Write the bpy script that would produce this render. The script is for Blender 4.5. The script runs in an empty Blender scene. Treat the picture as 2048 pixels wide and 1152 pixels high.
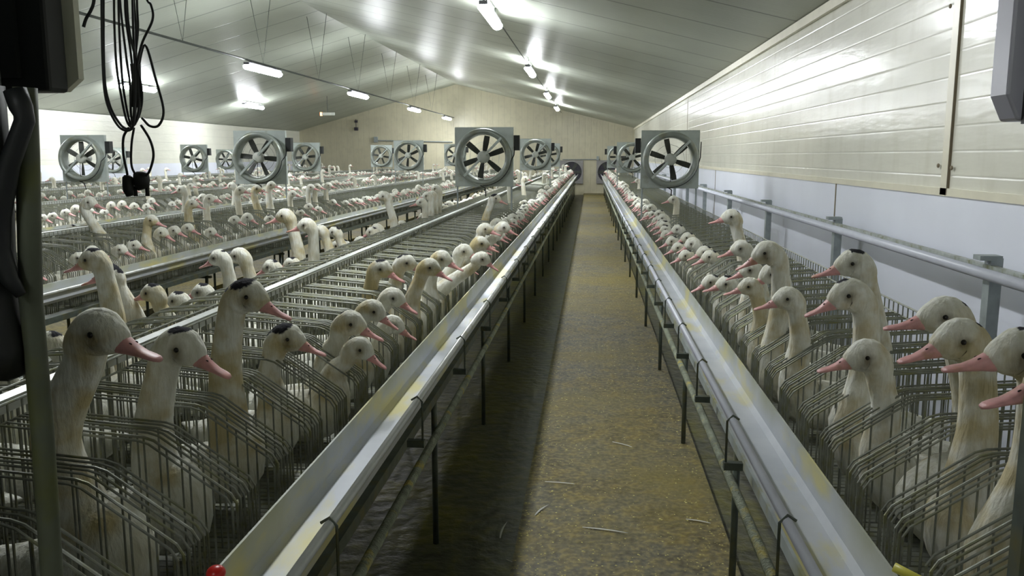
import bpy, math, random
import numpy as np
from mathutils import Vector, Matrix
random.seed(7)
S = bpy.context.scene
COL = S.collection
PI = math.pi

# ------------------------------------------------------------------ camera, world, exposure
FPX = 1700.0
VPX, VPY = 1182.0, 312.0
CAMZ = 1.6
pitch = math.atan((576 - VPY) / FPX)
yaw = math.atan((VPX - 1024) * math.cos(pitch) / FPX)
cam_d = bpy.data.cameras.new('camera'); cam = bpy.data.objects.new('camera', cam_d); COL.objects.link(cam)
cam.location = (0, 0, CAMZ)
cam.rotation_euler = (PI / 2 - pitch, 0, yaw)
cam_d.sensor_width = 36; cam_d.lens = FPX / 2048 * 36
cam_d.clip_start = 0.05; cam_d.clip_end = 200
S.camera = cam
S.view_settings.view_transform = 'Standard'
S.view_settings.look = 'None'
S.view_settings.gamma = 1
S.view_settings.use_curve_mapping = False
S.view_settings.exposure = 2.85
w = bpy.data.worlds.new('world'); S.world = w; w.use_nodes = True
w.node_tree.nodes['Background'].inputs[0].default_value = (0.02, 0.02, 0.02, 1)
LAMP_E = 20.0          # diffuser emission strength

R_cam = cam.rotation_euler.to_matrix()
def ray(px, py):
    return R_cam @ Vector(((px - 1024) / FPX, (576 - py) / FPX, -1))
def at_y(px, py, Y):
    r = ray(px, py); t = Y / r.y
    return Vector((r.x * t, Y, CAMZ + r.z * t))
def project(p):
    v = R_cam.transposed() @ (Vector(p) - Vector((0, 0, CAMZ)))
    if v.z > -0.05: return None
    return (1024 + FPX * v.x / -v.z, 576 - FPX * v.y / -v.z)

# ------------------------------------------------------------------ materials
def newmat(name):
    m = bpy.data.materials.new(name); m.use_nodes = True
    nt = m.node_tree; b = nt.nodes['Principled BSDF']
    return m, nt, b
def N(nt, typ, **kw):
    n = nt.nodes.new(typ)
    for k, v in kw.items(): setattr(n, k, v)
    return n
def ramp(nt, fac, stops):
    r = N(nt, 'ShaderNodeValToRGB')
    e = r.color_ramp.elements
    while len(e) > 1: e.remove(e[-1])
    e[0].position = stops[0][0]; e[0].color = (*stops[0][1], 1)
    for p, c in stops[1:]:
        x = e.new(p); x.color = (*c, 1)
    nt.links.new(fac, r.inputs[0]); return r.outputs[0]
def noise(nt, scale, detail=4, coord='Object', vec=None, stretch=None):
    n = N(nt, 'ShaderNodeTexNoise'); n.inputs['Scale'].default_value = scale; n.inputs['Detail'].default_value = detail
    if vec is None:
        tc = N(nt, 'ShaderNodeTexCoord'); vec = tc.outputs[coord]
    if stretch:
        mp = N(nt, 'ShaderNodeMapping'); mp.inputs['Scale'].default_value = stretch
        nt.links.new(vec, mp.inputs[0]); vec = mp.outputs[0]
    nt.links.new(vec, n.inputs['Vector']); return n.outputs['Fac']
def mixc(nt, fac, a, b):
    m = N(nt, 'ShaderNodeMix', data_type='RGBA')
    for i, v in ((0, fac), (6, a), (7, b)):
        if hasattr(v, 'links'): nt.links.new(v, m.inputs[i])
        elif isinstance(v, tuple): m.inputs[i].default_value = (*v, 1)
        else: m.inputs[i].default_value = v
    return m.outputs[2]
def simple(name, col, rough=0.6, metal=0.0, var=0.15, scale=8, bump=0.0, spec=0.5, dirt=None, dirt_amt=(0.5, 0.7)):
    m, nt, b = newmat(name)
    f = noise(nt, scale)
    dark = tuple(c * (1 - var) for c in col); lite = tuple(min(1, c * (1 + var)) for c in col)
    c = ramp(nt, f, [(0.3, dark), (0.7, lite)])
    if dirt:
        f2 = noise(nt, scale * 0.6 + 3, 6)
        g = ramp(nt, f2, [(dirt_amt[0], (0, 0, 0)), (dirt_amt[1], (1, 1, 1))])
        c = mixc(nt, g, c, dirt)
    nt.links.new(c, b.inputs['Base Color'])
    b.inputs['Roughness'].default_value = rough; b.inputs['Metallic'].default_value = metal
    b.inputs['Specular IOR Level'].default_value = spec
    if bump:
        bp = N(nt, 'ShaderNodeBump'); bp.inputs['Strength'].default_value = bump; bp.inputs['Distance'].default_value = 0.01
        nt.links.new(noise(nt, scale * 6), bp.inputs['Height']); nt.links.new(bp.outputs[0], b.inputs['Normal'])
    return m

def ribbed(name, col, axis, pitch_, rough, groove=0.10, gdark=0.75, wig=0.15, dirt=None, smear=None, bumpd=0.004, col2=None, split=None):
    """PVC cladding: grooves at a regular pitch along an object axis, slight waviness, smears"""
    m, nt, b = newmat(name)
    tc = N(nt, 'ShaderNodeTexCoord'); sp = N(nt, 'ShaderNodeSeparateXYZ'); nt.links.new(tc.outputs['Object'], sp.inputs[0])
    mt = N(nt, 'ShaderNodeMath', operation='DIVIDE'); nt.links.new(sp.outputs[axis], mt.inputs[0]); mt.inputs[1].default_value = pitch_
    fr = N(nt, 'ShaderNodeMath', operation='FRACT'); nt.links.new(mt.outputs[0], fr.inputs[0])
    pp = N(nt, 'ShaderNodeMath', operation='PINGPONG'); nt.links.new(fr.outputs[0], pp.inputs[0]); pp.inputs[1].default_value = 0.5
    # 0 at the groove, .5 mid-panel
    g = ramp(nt, pp.outputs[0], [(0.0, (0, 0, 0)), (groove * 0.5, (1, 1, 1))])
    n1 = noise(nt, 1.3, 5)
    base = ramp(nt, n1, [(0.3, tuple(c * 0.93 for c in col)), (0.7, tuple(min(1, c * 1.05) for c in col))])
    if smear:
        n2 = noise(nt, 2.0, 6, stretch=smear)
        gg = ramp(nt, n2, [(0.5, (0, 0, 0)), (0.8, (0.55, 0.55, 0.55))])
        base = mixc(nt, gg, base, dirt)
    c = mixc(nt, g, tuple(x * gdark for x in col), base)
    nt.links.new(c, b.inputs['Base Color'])
    b.inputs['Roughness'].default_value = rough
    b1 = N(nt, 'ShaderNodeBump'); b1.inputs['Strength'].default_value = 0.8; b1.inputs['Distance'].default_value = bumpd
    nt.links.new(g, b1.inputs['Height'])
    b2 = N(nt, 'ShaderNodeBump'); b2.inputs['Strength'].default_value = wig; b2.inputs['Distance'].default_value = 0.03
    st = [4, 4, 4]; st[axis] = 22
    nt.links.new(noise(nt, 1.0, 2, stretch=tuple(st)), b2.inputs['Height'])
    nt.links.new(b1.outputs[0], b2.inputs['Normal']); nt.links.new(b2.outputs[0], b.inputs['Normal'])
    return m

M = {}
M['ceiling'] = ribbed('ceiling_panel', (0.40, 0.43, 0.36), 1, 1.15, 0.36, groove=0.06, gdark=0.25, wig=0.08)
M['wall_r'] = ribbed('cream_cladding', (0.80, 0.79, 0.68), 2, 0.125, 0.20, groove=0.12, gdark=0.86, dirt=(0.62, 0.60, 0.47), smear=(3, 3, 0.9), bumpd=0.0012, wig=0.05)
M['wall_l'] = ribbed('cream_cladding_left', (0.78, 0.78, 0.68), 2, 0.25, 0.3, groove=0.06, gdark=0.85)
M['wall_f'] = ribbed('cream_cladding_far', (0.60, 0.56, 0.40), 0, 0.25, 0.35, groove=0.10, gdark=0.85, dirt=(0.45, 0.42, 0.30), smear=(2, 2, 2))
M['wall_b'] = simple('back_wall_board', (0.35, 0.36, 0.30), 0.6)
M['white_panel'] = simple('white_wall_panel', (0.84, 0.87, 0.97), 0.35, var=0.03, scale=2, dirt=(0.55, 0.58, 0.66), dirt_amt=(0.72, 0.80))
M['trim'] = simple('cream_trim', (0.80, 0.76, 0.60), 0.3, var=0.06, scale=6)
M['seam'] = simple('dark_seam', (0.22, 0.18, 0.12), 0.7)
M['galv'] = simple('galvanised_steel', (0.42, 0.45, 0.42), 0.45, 0.55, 0.2, 25, dirt=(0.20, 0.21, 0.10))
M['wire'] = simple('galvanised_wire', (0.24, 0.25, 0.21), 0.5, 0.35, 0.25, 30, dirt=(0.22, 0.22, 0.10))
M['darksteel'] = simple('dark_steel', (0.10, 0.12, 0.10), 0.5, 0.4, 0.25, 20, dirt=(0.14, 0.13, 0.05))
M['postgrey'] = simple('grey_post', (0.33, 0.37, 0.37), 0.5, 0.3, 0.15, 20)
M['whitepipe'] = simple('white_pipe', (0.72, 0.74, 0.84), 0.3, 0.0, 0.05, 10)
M['railpipe'] = simple('bright_rail', (0.66, 0.68, 0.66), 0.35, 0.35, 0.1, 10, dirt=(0.45, 0.45, 0.33), dirt_amt=(0.55, 0.75))
M['crust'] = simple('crusted_pipe', (0.34, 0.37, 0.28), 0.8, 0.0, 0.3, 18, 0.6, dirt=(0.60, 0.52, 0.18), dirt_amt=(0.55, 0.68))
M['beam'] = simple('grey_beam', (0.36, 0.40, 0.39), 0.55, 0.1, 0.15, 12, dirt=(0.30, 0.29, 0.12))
M['black'] = simple('black_plastic', (0.012, 0.014, 0.013), 0.55, 0, 0.3, 5)
M['rubber'] = simple('black_rubber', (0.010, 0.012, 0.014), 0.5, 0, 0.3, 10)
M['pole'] = simple('galvanised_pole', (0.12, 0.135, 0.095), 0.55, 0.3, 0.25, 9, dirt=(0.14, 0.15, 0.03), dirt_amt=(0.5, 0.7))
M['lilac'] = simple('pale_casing', (0.52, 0.52, 0.62), 0.3, 0, 0.05, 5)
M['creamcase'] = simple('cream_casing', (0.80, 0.80, 0.66), 0.5, 0, 0.12, 4, dirt=(0.35, 0.38, 0.10), dirt_amt=(0.6, 0.8))
M['fanframe'] = simple('fan_housing', (0.47, 0.52, 0.49), 0.4, 0.3, 0.12, 7, dirt=(0.28, 0.28, 0.20), dirt_amt=(0.55, 0.75))
M['shroud'] = simple('fan_shroud_grey', (0.30, 0.33, 0.30), 0.4, 0.3, 0.15, 7, dirt=(0.20, 0.20, 0.12), dirt_amt=(0.5, 0.7))
M['blade'] = simple('fan_blade', (0.05, 0.055, 0.045), 0.55, 0, 0.3, 12)
M['hub'] = simple('fan_hub', (0.50, 0.52, 0.46), 0.45, 0, 0.12, 12)
M['guard'] = simple('fan_guard', (0.36, 0.38, 0.36), 0.5, 0.4, 0.1, 12)
M['walldark'] = simple('dark_shutter', (0.035, 0.03, 0.045), 0.6, 0, 0.3, 12)
M['wallfan'] = simple('wall_fan_frame', (0.30, 0.29, 0.28), 0.6, 0, 0.1, 12)
M['red'] = simple('red_plastic', (0.62, 0.02, 0.015), 0.3, 0, 0.1, 10)
M['yellow'] = simple('yellow_plastic', (0.72, 0.66, 0.10), 0.4, 0, 0.1, 10)
M['lamphouse'] = simple('lamp_housing', (0.16, 0.16, 0.18), 0.5)
M['chain'] = simple('steel_chain', (0.08, 0.09, 0.08), 0.5, 0.3)

def emis(name, col, st):
    m, nt, b = newmat(name)
    b.inputs['Base Color'].default_value = (*col, 1); b.inputs['Emission Color'].default_value = (*col, 1)
    b.inputs['Emission Strength'].default_value = st; return m
M['lamp'] = emis('lamp_diffuser', (0.90, 0.93, 0.97), LAMP_E)
M['lamp_weak'] = emis('weak_lamp_diffuser', (0.90, 0.93, 0.95), LAMP_E * 0.65)  # overhead lamp inferred near the camera, strength lowered to suit the foreground
M['lamp_fill'] = emis('fill_lamp_diffuser', (0.90, 0.93, 0.95), LAMP_E * 0.38)
M['exit'] = emis('orange_indicator', (1.0, 0.30, 0.10), 1.2)

def floor_mat():
    m, nt, b = newmat('dirty_concrete')
    n1 = noise(nt, 1.6, 6); n2 = noise(nt, 9, 8); n3 = noise(nt, 38, 6); n4 = noise(nt, 0.7, 3)
    c1 = ramp(nt, n1, [(0.35, (0.15, 0.125, 0.06)), (0.48, (0.18, 0.17, 0.12)), (0.58, (0.20, 0.145, 0.02))])
    c2 = ramp(nt, n2, [(0.40, (0.04, 0.032, 0.010)), (0.5, (0.15, 0.13, 0.08)), (0.60, (0.30, 0.22, 0.035))])
    c = mixc(nt, 0.5, c1, c2)
    c3 = ramp(nt, n3, [(0.36, (0.03, 0.025, 0.015)), (0.5, (0.14, 0.125, 0.065)), (0.62, (0.34, 0.29, 0.10))])
    c = mixc(nt, 0.45, c, c3)
    g = ramp(nt, n4, [(0.45, (0, 0, 0)), (0.65, (0.6, 0.6, 0.6))])
    c = mixc(nt, g, c, (0.22, 0.17, 0.018))
    nt.links.new(c, b.inputs['Base Color']); b.inputs['Roughness'].default_value = 0.65
    bp = N(nt, 'ShaderNodeBump'); bp.inputs['Strength'].default_value = 0.6; bp.inputs['Distance'].default_value = 0.01
    nt.links.new(n3, bp.inputs['Height']); nt.links.new(bp.outputs[0], b.inputs['Normal'])
    return m
M['path'] = floor_mat()
def pit_mat():
    m, nt, b = newmat('slurry_floor')
    n1 = noise(nt, 2.2, 6); n2 = noise(nt, 14, 8)
    c1 = ramp(nt, n1, [(0.35, (0.06, 0.06, 0.03)), (0.48, (0.10, 0.10, 0.055)), (0.60, (0.15, 0.135, 0.010))])
    c2 = ramp(nt, n2, [(0.35, (0.03, 0.03, 0.015)), (0.5, (0.09, 0.09, 0.055)), (0.7, (0.18, 0.17, 0.03))])
    nt.links.new(mixc(nt, 0.5, c1, c2), b.inputs['Base Color']); b.inputs['Roughness'].default_value = 0.35
    bp = N(nt, 'ShaderNodeBump'); bp.inputs['Strength'].default_value = 0.5; bp.inputs['Distance'].default_value = 0.02
    nt.links.new(n2, bp.inputs['Height']); nt.links.new(bp.outputs[0], b.inputs['Normal'])
    return m
M['pit'] = pit_mat()
def trough_mat():
    m, nt, b = newmat('feed_trough_steel')
    n1 = noise(nt, 1.0, 5, stretch=(7, 2.2, 7)); n2 = noise(nt, 6, 5)
    c = ramp(nt, n2, [(0.3, (0.50, 0.53, 0.58)), (0.7, (0.62, 0.64, 0.68))])
    tc = N(nt, 'ShaderNodeTexCoord'); sp = N(nt, 'ShaderNodeSeparateXYZ'); nt.links.new(tc.outputs['Object'], sp.inputs[0])
    mr = N(nt, 'ShaderNodeMapRange'); mr.inputs[1].default_value = 0.80; mr.inputs[2].default_value = 0.86
    nt.links.new(sp.outputs[2], mr.inputs[0])
    gw = ramp(nt, noise(nt, 4, 5), [(0.35, (0.3, 0.3, 0.3)), (0.6, (0.9, 0.9, 0.9))])
    mu = N(nt, 'ShaderNodeMath', operation='MULTIPLY'); nt.links.new(mr.outputs[0], mu.inputs[0]); nt.links.new(gw, mu.inputs[1])
    c = mixc(nt, mu.outputs[0], c, (0.40, 0.42, 0.30))
    g = ramp(nt, n1, [(0.52, (0, 0, 0)), (0.64, (0.85, 0.85, 0.85))])
    c = mixc(nt, g, c, (0.66, 0.60, 0.24))
    nt.links.new(c, b.inputs['Base Color']); b.inputs['Roughness'].default_value = 0.42; b.inputs['Metallic'].default_value = 0.15
    return m
M['trough'] = trough_mat()

def feather_mat():
    m, nt, b = newmat('duck_feathers')
    at = N(nt, 'ShaderNodeAttribute', attribute_name='mark'); sp = N(nt, 'ShaderNodeSeparateColor'); nt.links.new(at.outputs['Color'], sp.inputs[0])
    oi = N(nt, 'ShaderNodeObjectInfo')
    n1 = noise(nt, 14, 5); n2 = noise(nt, 60, 4, stretch=(1, 1, 0.25))
    white = ramp(nt, n2, [(0.3, (0.72, 0.71, 0.60)), (0.7, (0.92, 0.92, 0.86))])
    # stained necks (green channel), amount varies with the bird
    ad = N(nt, 'ShaderNodeMath', operation='ADD'); nt.links.new(n1, ad.inputs[0])
    ml = N(nt, 'ShaderNodeMath', operation='MULTIPLY'); nt.links.new(oi.outputs['Random'], ml.inputs[0]); ml.inputs[1].default_value = 0.22
    nt.links.new(ml.outputs[0], ad.inputs[1])
    g = ramp(nt, ad.outputs[0], [(0.50, (0, 0, 0)), (0.74, (0.8, 0.8, 0.8))])
    mu = N(nt, 'ShaderNodeMath', operation='MULTIPLY'); nt.links.new(g, mu.inputs[0]); nt.links.new(sp.outputs[1], mu.inputs[1])
    mu.use_clamp = True; c = mixc(nt, mu.outputs[0], white, (0.54, 0.44, 0.20))
    gb = ramp(nt, sp.outputs[2], [(0.0, (0, 0, 0)), (1.0, (1, 1, 1))])
    c = mixc(nt, gb, c, (0.13, 0.10, 0.045))
    ga = N(nt, 'ShaderNodeMath', operation='ADD'); nt.links.new(sp.outputs[0], ga.inputs[0])
    ns = N(nt, 'ShaderNodeMath', operation='MULTIPLY_ADD'); nt.links.new(noise(nt, 90, 3), ns.inputs[0]); ns.inputs[1].default_value = 0.6; ns.inputs[2].default_value = -0.3
    nt.links.new(ns.outputs[0], ga.inputs[1])
    gd = ramp(nt, ga.outputs[0], [(0.42, (0, 0, 0)), (0.58, (1, 1, 1))])
    c = mixc(nt, gd, c, (0.022, 0.022, 0.028))
    nt.links.new(c, b.inputs['Base Color']); b.inputs['Roughness'].default_value = 0.85
    b.inputs['Specular IOR Level'].default_value = 0.2
    bp = N(nt, 'ShaderNodeBump'); bp.inputs['Strength'].default_value = 1.0; bp.inputs['Distance'].default_value = 0.008
    nt.links.new(n2, bp.inputs['Height']); nt.links.new(bp.outputs[0], b.inputs['Normal'])
    return m
M['feather'] = feather_mat()
M['bill'] = simple('pink_bill', (0.74, 0.38, 0.37), 0.42, 0, 0.18, 40, dirt=(0.55, 0.30, 0.18), dirt_amt=(0.55, 0.75))
M['eye'] = simple('dark_eye', (0.012, 0.010, 0.008), 0.12)
M['nostril'] = simple('nostril', (0.05, 0.015, 0.015), 0.6)
M['crumb'] = simple('corn_crumbs', (0.62, 0.55, 0.20), 0.7, 0, 0.3, 60)
M['quill'] = simple('feather_vane', (0.66, 0.66, 0.60), 0.7)

# ------------------------------------------------------------------ mesh helpers
class MB:
    def __init__(s): s.v = []; s.f = []; s.mi = []
    def add(s, v, f, mi=0):
        o = len(s.v); s.v += [tuple(p) for p in v]; s.f += [tuple(i + o for i in q) for q in f]; s.mi += [mi] * len(f)
    def box(s, x0, x1, y0, y1, z0, z1, mi=0):
        v = [(x, y, z) for x in (x0, x1) for y in (y0, y1) for z in (z0, z1)]
        s.add(v, [(0, 1, 3, 2), (4, 6, 7, 5), (0, 4, 5, 1), (2, 3, 7, 6), (0, 2, 6, 4), (1, 5, 7, 3)], mi)
    def tube(s, pts, r, n=8, mi=0, cap=True, closed=False):
        pts = [Vector(p) for p in pts]; k = len(pts)
        rs = r if hasattr(r, '__len__') else [r] * k
        v = []; ref = None
        for i, p in enumerate(pts):
            a = pts[(i - 1) % k] if (i or closed) else p; b = pts[(i + 1) % k] if (i < k - 1 or closed) else p
            t = (b - a).normalized()
            if ref is None:
                ref = Vector((0, 0, 1)) if abs(t.z) < 0.9 else Vector((0, 1, 0))
            u = (ref - t * ref.dot(t)).normalized(); ref = u; w_ = t.cross(u)
            for j in range(n):
                an = 2 * PI * (j + 0.5) / n
                v.append(p + u * (math.cos(an) * rs[i]) + w_ * (math.sin(an) * rs[i]))
        f = []
        for i in range(k if closed else k - 1):
            i2 = (i + 1) % k
            for j in range(n):
                j2 = (j + 1) % n
                f.append((i * n + j, i * n + j2, i2 * n + j2, i2 * n + j))
        if cap and not closed:
            f.append(tuple(reversed(range(n)))); f.append(tuple((k - 1) * n + j for j in range(n)))
        s.add(v, f, mi)
    def sphere(s, c, r, nu=10, nv=7, sc=(1, 1, 1), mi=0):
        v = [(c[0], c[1], c[2] + r * sc[2])]
        for i in range(1, nv):
            th = PI * i / nv
            for j in range(nu):
                ph = 2 * PI * j / nu
                v.append((c[0] + r * sc[0] * math.sin(th) * math.cos(ph), c[1] + r * sc[1] * math.sin(th) * math.sin(ph), c[2] + r * sc[2] * math.cos(th)))
        v.append((c[0], c[1], c[2] - r * sc[2])); f = []
        for j in range(nu): f.append((0, 1 + j, 1 + (j + 1) % nu))
        for i in range(nv - 2):
            for j in range(nu):
                a = 1 + i * nu + j; b = 1 + i * nu + (j + 1) % nu
                f.append((a, a + nu, b + nu, b))
        L = len(v) - 1; q = 1 + (nv - 2) * nu
        for j in range(nu): f.append((L, q + (j + 1) % nu, q + j))
        s.add(v, f, mi)
    def lathe_y(s, c, prof, n=48, mi=0):
        """prof: list of (radius, y) around the y axis through c"""
        v = []
        for r, y in prof:
            for j in range(n):
                a = 2 * PI * j / n; v.append((c[0] + r * math.cos(a), c[1] + y, c[2] + r * math.sin(a)))
        f = []
        for i in range(len(prof) - 1):
            for j in range(n):
                j2 = (j + 1) % n; f.append((i * n + j, i * n + j2, (i + 1) * n + j2, (i + 1) * n + j))
        s.add(v, f, mi)
    def mesh(s, name, mats, smooth=False):
        me = bpy.data.meshes.new(name); me.from_pydata(s.v, [], s.f)
        for m in (mats if isinstance(mats, (list, tuple)) else [mats]): me.materials.append(m)
        if any(s.mi): me.polygons.foreach_set('material_index', s.mi)
        if smooth: me.polygons.foreach_set('use_smooth', [True] * len(me.polygons))
        me.update(); return me

def link(name, me, parent=None, loc=None, label=None):
    o = bpy.data.objects.new(name, me); COL.objects.link(o)
    if parent: o.parent = parent
    if loc is not None: o.location = loc
    if label: o['label'] = label
    return o
def tag(o, label=None, cat=None, group=None, kind=None):
    if label: o['label'] = label
    if cat: o['category'] = cat
    if group: o['group'] = group
    if kind: o['kind'] = kind
    return o
def empty(name, loc, label, cat, group=None):
    o = bpy.data.objects.new(name, None); COL.objects.link(o); o.location = loc; o.empty_display_size = 0.05
    return tag(o, label, cat, group)
def struct(name, me):
    return tag(link(name, me), kind='structure')
def copy_tree(o, parent=None):
    c = o.copy(); COL.objects.link(c); c.parent = parent
    for ch in o.children: copy_tree(ch, c)
    return c
def ordinal(n):
    return '%d%s' % (n, 'th' if 10 <= n % 100 <= 20 else {1: 'st', 2: 'nd', 3: 'rd'}.get(n % 10, 'th'))

# ------------------------------------------------------------------ room shell
Y0, Y1 = -4.0, 37.3
XR, XL, XM = 1.84, -12.9, -5.85
ZR, ZL, ZM = CAMZ + 1.18, CAMZ + 1.08, CAMZ + 3.07
ZB = CAMZ - 0.20     # cream / white border
def ceil_z(x):
    return ZR + (ZM - ZR) * (XR - x) / (XR - XM) if x > XM else ZL + (ZM - ZL) * (x - XL) / (XM - XL)
def slab(v8): 
    b = MB(); b.add(v8, [(0, 1, 3, 2), (4, 6, 7, 5), (0, 4, 5, 1), (2, 3, 7, 6), (0, 2, 6, 4), (1, 5, 7, 3)]); return b
b = MB(); t = 0.12
b.add([(x, y, z + k) for (x, z) in ((XL - .1, ZL - .0135), (XM, ZM)) for y in (Y0, Y1) for k in (0, t)], [(0, 1, 3, 2), (4, 6, 7, 5), (0, 4, 5, 1), (2, 3, 7, 6), (0, 2, 6, 4), (1, 5, 7, 3)])
b.add([(x, y, z + k) for (x, z) in ((XM, ZM), (XR + .1, ZR - .0242)) for y in (Y0, Y1) for k in (0, t)], [(0, 1, 3, 2), (4, 6, 7, 5), (0, 4, 5, 1), (2, 3, 7, 6), (0, 2, 6, 4), (1, 5, 7, 3)])
struct('ceiling', b.mesh('ceiling', M['ceiling']))
b = MB(); b.box(XR, XR + .1, Y0, Y1, -.07, ZB, 1); b.box(XR, XR + .1, Y0, Y1, ZB, ZR)
struct('wall_right', b.mesh('wall_right', [M['wall_r'], M['white_panel']]))
b = MB(); b.box(XL - .1, XL, Y0, Y1, -.07, ZB - .02, 1); b.box(XL - .1, XL, Y0, Y1, ZB - .02, ZL)
struct('wall_left', b.mesh('wall_left', [M['wall_l'], M['white_panel']]))
def gable(name, y0, y1, mat):
    pts = [(XL - .1, -.07), (XR + .1, -.07), (XR + .1, ZR), (XM, ZM + .05), (XL - .1, ZL)]
    v = [(x, y0, z) for x, z in pts] + [(x, y1, z) for x, z in pts]
    b = MB(); b.add(v, [(4, 3, 2, 1, 0), (5, 6, 7, 8, 9)] + [(i, (i + 1) % 5, (i + 1) % 5 + 5, i + 5) for i in range(5)])
    struct(name, b.mesh(name, mat))
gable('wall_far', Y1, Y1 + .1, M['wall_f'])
gable('wall_behind', Y0 - .1, Y0, M['wall_b'])
# trims
b = MB(); b.box(XR - .035, XR, Y0, Y1, ZR - .075, ZR); struct('trim_1', b.mesh('trim_1', M['trim']))
b = MB(); b.box(XR - .012, XR, Y0, Y1, ZB - .005, ZB + .035); struct('trim_2', b.mesh('trim_2', M['trim']))
b = MB(); b.box(XR - .012, XR, 4.60, 4.68, ZB, ZR - .075); b.box(XR - .0135, XR, 4.593, 4.60, ZB, ZR - .075, 1)
for yy, zz in ((4.55, ZB + .14), (4.72, ZB + .15), (4.72, ZR - .42), (4.56, ZR - .40)):
    b.sphere((XR - .014, yy, zz), .012, sc=(.6, 1, 1), mi=1)
struct('trim_3', b.mesh('trim_3', [M['trim'], M['seam']]))
b = MB(); b.box(XR - .004, XR, 6.62, 6.64, 0, ZB - .005); b.box(XR - .004, XR, 12.9, 12.92, 0, ZB - .005); b.box(XR - .004, XR, 16.9, 16.93, ZB + .035, ZR - .075)
struct('trim_4', b.mesh('trim_4', M['seam']))
# floors: raised walkway slabs and the slurry floor under the cages
PER = 2.46
PATHS = [(-0.29, 0.60)] + [(-2.77 - PER * k, -2.17 - PER * k) for k in range(4)]
b = MB(); b.box(XL - .1, XR + .1, Y0, Y1, -.17, -.07); struct('floor', b.mesh('floor', M['pit']))
for i, (xa, xb) in enumerate(PATHS):
    b = MB(); b.box(xa, xb, Y0, Y1, -.07, 0); o = struct('floor_walkway', b.mesh('floor_walkway', M['path']))

# ------------------------------------------------------------------ lamps
def make_lamp():
    root = empty('fluorescent_lamp', (0, 0, 0), '', 'lamp')
    b = MB(); b.box(-.05, .05, -.79, .79, .0, .045); b.box(-.03, .03, -.60, -.56, .045, .07); b.box(-.03, .03, .56, .60, .045, .07)
    link('housing', b.mesh('lamp_housing', M['lamphouse']), root)
    b = MB(); n = 10; v = []
    prof = [(-.05, 0)] + [(-.075 * math.cos(PI * k / n), -.015 - .065 * math.sin(PI * k / n)) for k in range(n + 1)] + [(.05, 0)]
    ys = [(-.775, .75), (-.755, 1), (.755, 1), (.775, .75)]
    for y, sc in ys: v += [(x * sc, y, z * sc) for x, z in prof]
    m_ = len(prof); f = []
    for i in range(3): f += [(i * m_ + j, i * m_ + j + 1, (i + 1) * m_ + j + 1, (i + 1) * m_ + j) for j in range(m_ - 1)]
    f += [tuple(range(m_)), tuple(3 * m_ + j for j in reversed(range(m_)))]
    b.add(v, f); link('diffuser', b.mesh('lamp_diffuser', M['lamp'], True), root)
    return root
lamp0 = make_lamp(); lamps = [lamp0] + [copy_tree(lamp0) for _ in range(13)]
def lamp(x, y, z, label, group):
    o = lamps[lamp.n]
    lamp.n += 1; o.location = (x, y, z); tag(o, label, 'lamp', group); return o
lamp.n = 0
XA, ZA = -1.30, CAMZ + 1.78
nm = ['nearest', 'second nearest', 'third nearest', 'farthest']
for i, y in enumerate([11.2, 18.4, 25.6, 32.6]):
    o = lamp(XA, y, ZA, 'long fluorescent lamp close under the right ceiling slope, %s of that row' % nm[i], 'lamps under the right ceiling slope')
    for dy in (-.5, .5): b = MB(); b.tube([(0, dy, .04), (0, dy, ceil_z(XA) - ZA)], .006, 6); link('hanger', b.mesh('lamp_hanger', M['chain']), o)
o = lamp(XA, 4.3, ZA, 'dimmer fluorescent lamp overhead nearest the camera, above the frame', 'lamps under the right ceiling slope')
for c_ in o.children:
    if c_.name.startswith('diffuser'): c_.data = c_.data.copy(); c_.data.materials[0] = M['lamp_weak']
o = lamp(XA, -2.9, ZA, 'dim unseen fill lamp added under the right ceiling slope behind the camera', 'lamps under the right ceiling slope')  # unseen fill lamp, added to brighten the sides facing the camera
for c_ in o.children:
    if c_.name.startswith('diffuser'): c_.data = c_.data.copy(); c_.data.materials[0] = M['lamp_fill']
XB, ZB2 = -5.95, CAMZ + 1.56
for i, y in enumerate([15.4, 21.8, 28.8, 35.4, 8.3]):
    lab = ('fluorescent lamp hung on chains below the ridge, %s of the lit row in view' % nm[i]) if i < 4 else 'fluorescent lamp below the ridge hidden by the black casing'
    o = lamp(XB, y, ZB2, lab, 'lamps hung below the ridge')
for i, y in enumerate([19.8, 26.8, 12.8]):
    lab = ['fluorescent lamp under left ceiling slope seen behind the hanging cable coil', 'fluorescent lamp under left ceiling slope above the second fan', 'fluorescent lamp under left ceiling slope beyond the left frame edge'][i]
    x = -10.75; o = lamp(x, y, CAMZ + 1.48 + (0.14 if i == 0 else 0.1), lab, 'lamps under the left ceiling slope')
    for dy in (-.5, .5): b = MB(); b.tube([(0, dy, .04), (0, dy, ceil_z(x) - o.location.z)], .006, 6); link('hanger', b.mesh('lamp_hanger', M['chain']), o)
# conduits that carry the lamps
b = MB(); b.tube([(XB, 6.0, ZB2 + .085), (XB, 37.2, ZB2 + .085)], .018, 6); tag(link('lamp_conduit', b.mesh('lamp_conduit', M['chain'])), 'thin dark conduit running above the lamps hung below the ridge', 'conduit')
b = MB(); b.tube([(XA, 2.0, ZA + .062), (XA, 37.2, ZA + .062)], .010, 6); tag(link('lamp_cable', b.mesh('lamp_cable', M['chain'])), 'dark cable linking the lamps under the right ceiling slope', 'cable')
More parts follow.
